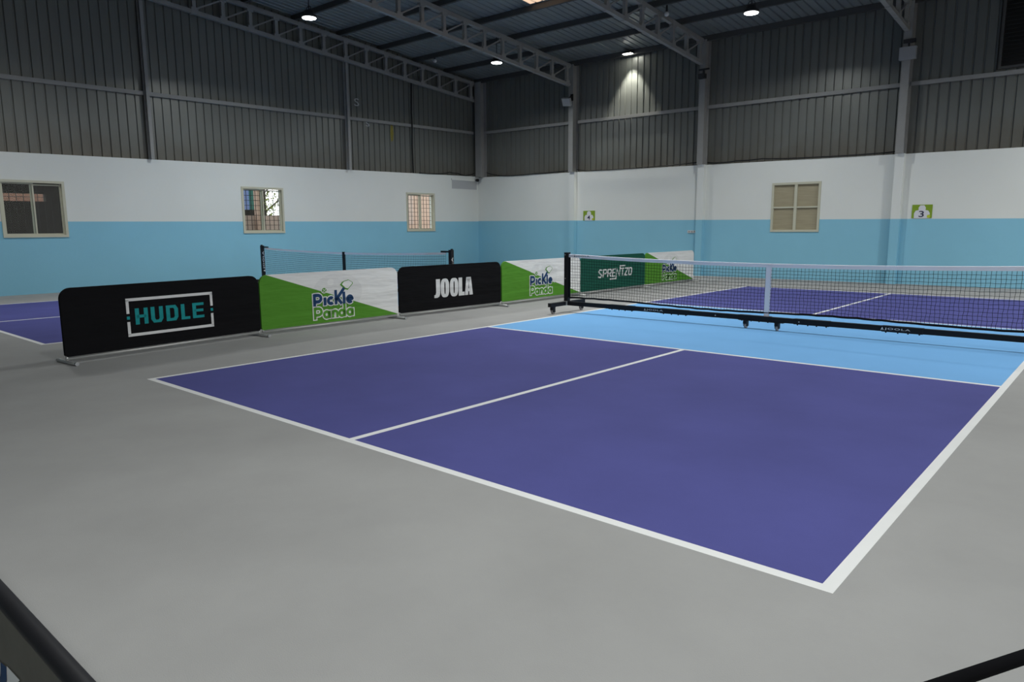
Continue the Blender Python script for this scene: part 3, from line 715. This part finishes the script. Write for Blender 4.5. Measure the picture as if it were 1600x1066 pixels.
# teal block lettering in a broken white frame
hud = []
def blk(polys_strokes, x, w, h=1.0):
    for pts, cl in polys_strokes: hud.extend(place(ribbon(pts, 0.30, cl), x, 0.328, w, 0.177))
def fit_letter(strokes, x0, x1, z0, z1, t):                 # strokes given on the centre line inside a unit box
    o = []
    for pts, cl in strokes:
        P = [(x0 + t / 2 + px * (x1 - x0 - t), z0 + t / 2 + pz * (z1 - z0 - t)) for px, pz in pts]; o.extend(ribbon(P, t, cl))
    return o
def ends(strokes, x0, x1, z0, z1, t, ext):                  # same, with open vertical ends reaching the box edge
    o = []
    for pts, cl, e0, e1 in strokes:
        k = 0.70; th = t * k                      # horizontals thinner than uprights
        P = [Vector(((x0 + t / 2 + px * (x1 - x0 - t)) * k, z0 + th / 2 + pz * (z1 - z0 - th))) for px, pz in pts]
        if e0: P[0] = P[0] + (P[0] - P[1]).normalized() * th / 2
        if e1: P[-1] = P[-1] + (P[-1] - P[-2]).normalized() * th / 2
        o.extend([[(x / k, z) for x, z in q] for q in ribbon([tuple(p) for p in P], th, cl)])
    return o
z0, z1, tt = 0.328, 0.508, 0.045
c = 0.20
hud += ends([([(0, 0), (0, 1)], 0, 1, 1), ([(1, 0), (1, 1)], 0, 1, 1), ([(0, 0.5), (1, 0.5)], 0, 0, 0)], 0.747, 0.891, z0, z1, tt, 0)
hud += ends([([(0, 1), (0, c), (c, 0), (1 - c, 0), (1, c), (1, 1)], 0, 1, 1)], 0.924, 1.066, z0, z1, tt, 0)
hud += ends([([(0, 0), (0, 1), (1 - c, 1), (1, 1 - c), (1, c), (1 - c, 0)], 1, 0, 0)], 1.102, 1.246, z0, z1, tt, 0)
hud += ends([([(0, 1), (0, 0), (1, 0)], 0, 1, 1)], 1.282, 1.390, z0, z1, tt, 0)
hud += ends([([(1, 1), (0, 1), (0, 0), (1, 0)], 0, 1, 1), ([(0, 0.5), (0.92, 0.5)], 0, 0, 1)], 1.425, 1.570, z0, z1, tt, 0)
fx0, fx1, fz0, fz1, ft = 0.655, 1.690, 0.218, 0.608, 0.032
frame = []
for a in (((fx0, fz1), (fx1, fz1)), ((fx0, fz0), (fx1, fz0))): frame += [[(a[0][0], a[0][1] - ft / 2), (a[1][0], a[1][1] - ft / 2), (a[1][0], a[1][1] + ft / 2), (a[0][0], a[0][1] + ft / 2)]]
for x in (fx0 + ft / 2, fx1 - ft / 2):
    frame += [[(x - ft / 2, fz0), (x + ft / 2, fz0), (x + ft / 2, 0.366), (x - ft / 2, 0.366)], [(x - ft / 2, 0.456), (x + ft / 2, 0.456), (x + ft / 2, fz1), (x - ft / 2, fz1)]]
    hud += [[(x - ft / 2, 0.393), (x + ft / 2, 0.393), (x + ft / 2, 0.427), (x - ft / 2, 0.427)]]
barrier('black banner barrier with teal block lettering inside a white frame, nearest the viewer', JP[0], JP[1], [(frame, 1), (hud, 2)], [m_blackfab, m_wprint, m_teal], 2.345, -0.025, ('l', 'r'))

# green and white banner
def clip_white(poly, L=2.30):                     # keep what lies above the slanting colour edge
    f = lambda p: p[1] - (H1 - (p[0] - 0.10) * (H1 - H0) / (L - 0.10)) - 0.004
    out = []
    for i in range(len(poly)):
        a, b = poly[i - 1], poly[i]; fa, fb = f(a), f(b)
        if (fa > 0) != (fb > 0): t = fa / (fa - fb); out.append((a[0] + (b[0] - a[0]) * t, a[1] + (b[1] - a[1]) * t))
        if fb > 0: out.append(b)
    return out
def logo(x0, z0, k=1.0):
    pr = []
    pr.append(([clip_white(oval(x0 + 0.42, z0 + 0.35, 0.42, 0.27, 48))], 2))                 # pale ball behind, on the white half only
    pr.append(([oval(x0 + 0.30, z0 + 0.50, 0.055, 0.048)], 0))
    def arc(cx, cz, rx, rz, a0, a1, n=18): return [(cx + rx * math.cos(math.radians(a0 + (a1 - a0) * i / n)), cz + rz * math.sin(math.radians(a0 + (a1 - a0) * i / n))) for i in range(n + 1)]
    U = 0.68
    def capP(u, z, h): return [([(u, z), (u, z + h)], 0), ([(u, z + h - 0.018)] + [(u + 0.058, z + h - 0.018)] + arc(u + 0.058, z + h - 0.062, 0.048, 0.044, 80, -80, 12) + [(u + 0.058, z + h - 0.106), (u, z + h - 0.106)], 0)]
    def bowl(cx, z): return [(arc(cx, z + 0.055, 0.040, 0.040, 0, 342), 1)]
    W1 = capP(0.022, 0.185, 0.165) + [([(0.192, 0.185), (0.192, 0.295)], 0), (arc(0.292, 0.243, 0.044, 0.040, 48, 312), 0), ([(0.376, 0.185), (0.376, 0.385)], 0), ([(0.376, 0.245), (0.52, 0.405)], 0), ([(0.405, 0.275), (0.472, 0.187)], 0),
          ([(0.515, 0.185), (0.515, 0.350)], 0), ([(0.575, 0.245), (0.655, 0.245)] + arc(0.615, 0.243, 0.042, 0.042, 5, 315), 0)]
    W2 = capP(0.022, 0.0, 0.165) + bowl(0.212, 0.0) + [([(0.260, 0.0), (0.260, 0.105)], 0), ([(0.316, 0.0), (0.316, 0.105)], 0), ([(0.316, 0.055)] + arc(0.353, 0.060, 0.036, 0.034, 160, 0, 10) + [(0.389, 0.0)], 0)] + bowl(0.468, 0.0) + [([(0.516, 0.0), (0.516, 0.185)], 0)] + bowl(0.608, 0.0) + [([(0.656, 0.0), (0.656, 0.105)], 0)]
    def word(Wd, w, ext=0.0):
        o = []
        for pts, cl in Wd:
            P = [Vector((x0 + a, z0 + b)) for a, b in pts]
            if ext and not cl: P[0] = P[0] + (P[0] - P[1]).normalized() * ext; P[-1] = P[-1] + (P[-1] - P[-2]).normalized() * ext
            o += ribbon([tuple(p) for p in P], w, bool(cl))
        return o
    pk_o = word(W1, 0.072, 0.013); pd_o = word(W2, 0.070, 0.013); pk = word(W1, 0.046, 0.002); pd = word(W2, 0.040)
    # raised arm of the k ending in a paddle
    pad = [(x0 + 0.455, z0 + 0.455), (x0 + 0.50, z0 + 0.50), (x0 + 0.60, z0 + 0.52), (x0 + 0.675, z0 + 0.48), (x0 + 0.675, z0 + 0.455), (x0 + 0.585, z0 + 0.375), (x0 + 0.535, z0 + 0.385)]
    pr.append((pk_o + pd_o + [oval(x0 + 0.187, z0 + 0.395, 0.050, 0.043)], 0))
    pr.append((pd + [oval(x0 + 0.187, z0 + 0.395, 0.038, 0.033), pad], 4))
    pr.append((pk, 3))
    inner = [((p[0] - (x0 + 0.585)) * 0.80 + x0 + 0.590, (p[1] - (z0 + 0.45)) * 0.80 + z0 + 0.455) for p in pad]
    pr.append(([inner], 0))
    dots = [oval(x0 + 0.187 + dx, z0 + 0.395 + dz, 0.008, 0.007, 8) for dx, dz in ((0, 0), (-0.016, 0.012), (0.016, 0.012), (-0.014, -0.013), (0.014, -0.013))]
    pr.append((dots, 0))
    for i, zz_ in enumerate((0.545, 0.525, 0.505)): pr[-1][0].extend(ribbon([(x0 + 0.43 + 0.012 * i, z0 + zz_), (x0 + 0.51, z0 + zz_ - 0.006)], 0.006))
    return pr
GM = [m_whitefab, m_greenfab, m_palefab, m_navy, m_gprint]
g1 = barrier('green and white banner barrier standing between the two black ones', JP[1], JP[2], logo(0.785, 0.130), GM, 2.30, 0.072, ('r',), True)

# heavy condensed lettering
def jo(x0, z0, x1, z1):
    W = x1 - x0; h = z1 - z0; p = []
    X = lambda u: x0 + u * W; Z = lambda v: z0 + v * h
    p.append([(X(0.045), Z(0.28)), (X(0.045), Z(1)), (X(0.145), Z(1)), (X(0.145), Z(0.20)), (X(0.125), Z(0.06)), (X(0.08), Z(0.0)), (X(0.0), Z(0)), (X(0.0), Z(0.15)), (X(0.03), Z(0.16))])
    for a in (0.160, 0.395): p += ring([(X(u), Z(v)) for u, v in oval(a + 0.107, 0.5, 0.107, 0.51, 32, 2.9)], [(X(u), Z(v)) for u, v in oval(a + 0.107, 0.5, 0.015, 0.34, 32, 2.9)])
    p += [[(X(0.62), Z(0)), (X(0.715), Z(0)), (X(0.715), Z(1)), (X(0.62), Z(1))], [(X(0.715), Z(0)), (X(0.775), Z(0)), (X(0.775), Z(0.20)), (X(0.715), Z(0.20))]]
    p += [[(X(0.785), Z(0)), (X(0.87), Z(0)), (X(0.892), Z(0.9)), (X(0.825), Z(1))], [(X(0.905), Z(0)), (X(1.0), Z(0)), (X(0.95), Z(1)), (X(0.888), Z(0.9))],
          [(X(0.825), Z(1)), (X(0.95), Z(1)), (X(0.915), Z(0.70)), (X(0.86), Z(0.70))], [(X(0.868), Z(0.20)), (X(0.908), Z(0.20)), (X(0.905), Z(0.36)), (X(0.87), Z(0.36))]]
    return p
barrier('black banner barrier with bold white capital letters, beside the green banners', JP[2], JP[3], [(jo(0.705, 0.258, 1.565, 0.556), 1)], [m_blackfab, m_wprint], 2.25, 0.024)
g2 = barrier('green and white banner barrier half hidden behind the left net post', JP[3], JP[4], logo(0.785, 0.130), GM, 2.40, 0.022, ('r',), True)

# dark green banner with slanted white lettering
def spr(x0, z0, x1, z1):
    W = x1 - x0; h = z1 - z0; out = []; t = 0.040
    def let(strokes, a, b):
        for pts, cl in strokes:
            P = [(x0 + (a + px * (b - a)) * W + (z0 + pz * h - z0) * 0.14, z0 + pz * h) for px, pz in pts]; k = 0.68
            out.extend([[(x / k, z) for x, z in q] for q in ribbon([(x * k, z) for x, z in P], 0.027, cl)])
    let([([(1, 0.85), (0.7, 0.96), (0.3, 0.96), (0.05, 0.78), (0.2, 0.58), (0.8, 0.42), (0.95, 0.22), (0.7, 0.04), (0.3, 0.04), (0, 0.15)], 0)], 0.01, 0.105)
    let([([(0, 0), (0, 0.95), (0.8, 0.95), (1, 0.8), (1, 0.6), (0.8, 0.45), (0, 0.45)], 0)], 0.145, 0.235)
    let([([(0, 0), (0, 0.95), (0.8, 0.95), (1, 0.8), (1, 0.6), (0.8, 0.45), (0, 0.45)], 0), ([(0.5, 0.45), (1, 0)], 0)], 0.275, 0.370)
    let([([(1, 0.95), (0, 0.95), (0, 0.04), (1, 0.04)], 0), ([(0, 0.5), (0.9, 0.5)], 0)], 0.410, 0.490)
    let([([(-1.9, -0.30), (0.0, -0.30), (0.0, 1.0), (1.0, 0.0), (1.0, 1.30), (2.6, 1.30)], 0)], 0.525, 0.620)
    let([([(-0.45, 0.95), (1, 0.95)], 0), ([(0.5, 0), (0.5, 0.95)], 0)], 0.665, 0.745)
    let([([(0, 0.95), (1, 0.95), (0, 0.04), (1, 0.04)], 0)], 0.775, 0.865)
    let([([(0.2, 0.04), (0, 0.25), (0, 0.75), (0.2, 0.96), (0.8, 0.96), (1, 0.75), (1, 0.25), (0.8, 0.04)], 1)], 0.90, 0.985)
    return out
barrier('dark green banner barrier with slanted white lettering, seen through the net', JP[4], JP[5], [(spr(0.60, 0.325, 1.92, 0.490), 1)], [m_darkgreen, m_wprint], 2.48, -0.045)
g3 = barrier('green and white banner barrier at the far end by the back wall', JP[5], JP[6], logo(0.785, 0.130), GM, 2.35, -0.06, ('r',), True)

# ------------------------------------------------------------------ black rails in the foreground
t = thing('guard_rail', 'black-topped taupe barrier panel at the bottom left edge', 'barrier', (3.2, -2.405, 0))
mb = MB(); mb.tube([(0, 0, 0.0), (0, 0, 0.70), (0.05, 0, 0.75), (2.85, 0, 0.75), (2.9, 0, 0.70), (2.9, 0, 0.0)], 0.0145, 12); mb.build('frame', m_black, t)
mb = MB(); mb.box(0.012, 2.888, -0.004, 0.004, 0.08, 0.742, 0)
put(mb, [[(2.235, 0.622), (2.31, 0.628), (2.26, 0.590), (2.20, 0.56), (2.225, 0.590)]], -0.0055, 1)
put(mb, [[(2.17, 0.56), (2.196, 0.612), (2.206, 0.614), (2.232, 0.618), (2.222, 0.590), (2.198, 0.56)]], -0.0055, 2)
put(mb, [[(2.05, 0.50), (2.10, 0.61), (2.192, 0.611), (2.186, 0.585), (2.16, 0.56)]], -0.0055, 1)
mb.build('panel', [m_taupe, m_wprint, m_navy], t)
for x in (0, 2.9):
    mb = MB(); mb.bar((x, -0.2, 0.012), (x, 0.2, 0.012), 0.04, 0.024); mb.build('foot', m_black, t)
a = Vector((6.40, -1.90, 0)); d = Vector((0.456, 0.89, 0)).normalized()
t = thing('guard_rail', 'black tubular rail crossing the bottom right corner', 'rail', a, math.atan2(d.y, d.x))
mb = MB(); mb.tube([(0, 0, 0), (0, 0, 0.56), (0.04, 0, 0.60), (2.4, 0, 0.60), (2.44, 0, 0.56), (2.44, 0, 0)], 0.0125, 12); mb.build('frame', m_rail, t)
for x in (0, 2.44):
    mb = MB(); mb.bar((x, -0.15, 0.012), (x, 0.15, 0.012), 0.04, 0.024); mb.build('foot', m_black, t)

# ------------------------------------------------------------------ outside the left wall
mb = MB(); mb.face([(-40, -20, -0.02), (XL - 0.22, -20, -0.02), (XL - 0.22, 60, -0.02), (-40, 60, -0.02)]); mb.face([(XR + 0.22, -20, -0.02), (40, -20, -0.02), (40, 60, -0.02), (XR + 0.22, 60, -0.02)]); struct(mb.build('ground', m_dirt))
mb = MB(); mb.box(-14.75, -14.55, 7.0, 12.5, 0, 1.80); tag(mb.build('compound_wall', m_pink), 'low pinkish wall outside the middle window', 'wall')
mb = MB(); mb.box(-14.55, -14.35, 9.42, 9.55, 0, 3.4); tag(mb.build('gate_pillar', m_pinkbright), 'pale pink pillar outside the middle window', 'pillar')
mb = MB(); mb.box(-15.4, -15.3, 8.6, 9.72, 1.99, 3.6); mb.box(-15.4, -15.3, 8.6, 10.06, 0, 1.99, 1); tag(mb.build('metal_shutter', [m_bluesheet, m_shed]), 'blue metal shutter seen through the middle window', 'shutter')
mb = MB(); mb.box(-15.1, -15.0, 9.57, 9.76, 1.99, 3.6); mb.box(-15.1, -15.0, 9.57, 9.76, 0, 1.99, 1); tag(mb.build('metal_door', [m_greensheet, m_shed]), 'dark green metal sheet beside the blue shutter', 'door')
mb = MB(); mb.box(-14.6, -14.4, 14.6, 18.0, 0, 5.0, 0); mb.box(-14.4, -14.15, 14.6, 18, 0, 1.5, 1); mb.box(-14.4, -14.3, 15.55, 15.85, 1.5, 5, 2)
tag(mb.build('outside_building', [m_pinkbright, m_pinkbright, m_pink]), 'pinkish building outside the window next to the corner', 'building')
mb = MB(); mb.box(-14.3, -14.1, -1.5, 6.4, 0, 2.08); mb.box(-14.3, -14.1, -1.5, 6.4, 2.27, 4.2); mb.box(-14.3, -14.1, 3.5, 6.4, 2.08, 2.27); mb.box(-14.3, XL - 0.4, -1.5, 6.4, 4.2, 4.3); mb.box(-14.1, XL - 0.4, 6.3, 6.4, 0, 4.2)
tag(mb.build('dark_shed', m_shed), 'dark shed outside the large left window', 'shed')
mb = MB(); mb.box(-17.2, -17.0, -2, 6, 0, 3.2); tag(mb.build('brick_wall', m_brick), 'strip of red brick wall showing behind the dark shed', 'wall')
def tree(x, y, h, label, seed):
    rnd = random.Random(seed); t = thing('tree', label, 'tree', (x, y, 0), 0, 'trees outside'); cl = lambda v: max(-0.62, min(0.62, v))
    mb = MB(); mb.tube([(0, 0, 0), (0.05, 0.03, h * 0.3), (-0.04, 0.08, h * 0.6), (0.05, 0, h)], 0.09, 8)
    for k in range(7):
        z = h * (0.25 + 0.09 * k); a = rnd.uniform(0, 6.28); L = rnd.uniform(0.3, 0.6)
        mb.tube([(0, 0, z), (L * 0.5 * math.cos(a), L * 0.5 * math.sin(a), z + 0.25), (L * math.cos(a), L * math.sin(a), z + rnd.uniform(0.2, 0.8))], 0.028, 5)
    mb.build('trunk', m_bark, t)
    mb = MB()
    for k in range(700):
        c = Vector((cl(rnd.gauss(0, 0.4)), cl(rnd.gauss(0, 0.4)), rnd.uniform(h * 0.42, h * 1.15))); s = rnd.uniform(0.03, 0.075)
        u = Vector((rnd.gauss(0, 1), rnd.gauss(0, 1), rnd.gauss(0, 1))).normalized(); v = u.orthogonal().normalized()
        mb.face([c - u * s, c + v * s * 0.5, c + u * s, c - v * s * 0.5])
    mb.build('foliage', m_leaf, t)
tree(-16.35, 10.75, 3.6, 'thin leafy tree outside the middle window, nearer one', 3)
tree(-22.0, 13.4, 5.0, 'leafy tree farther off outside the middle window', 5)
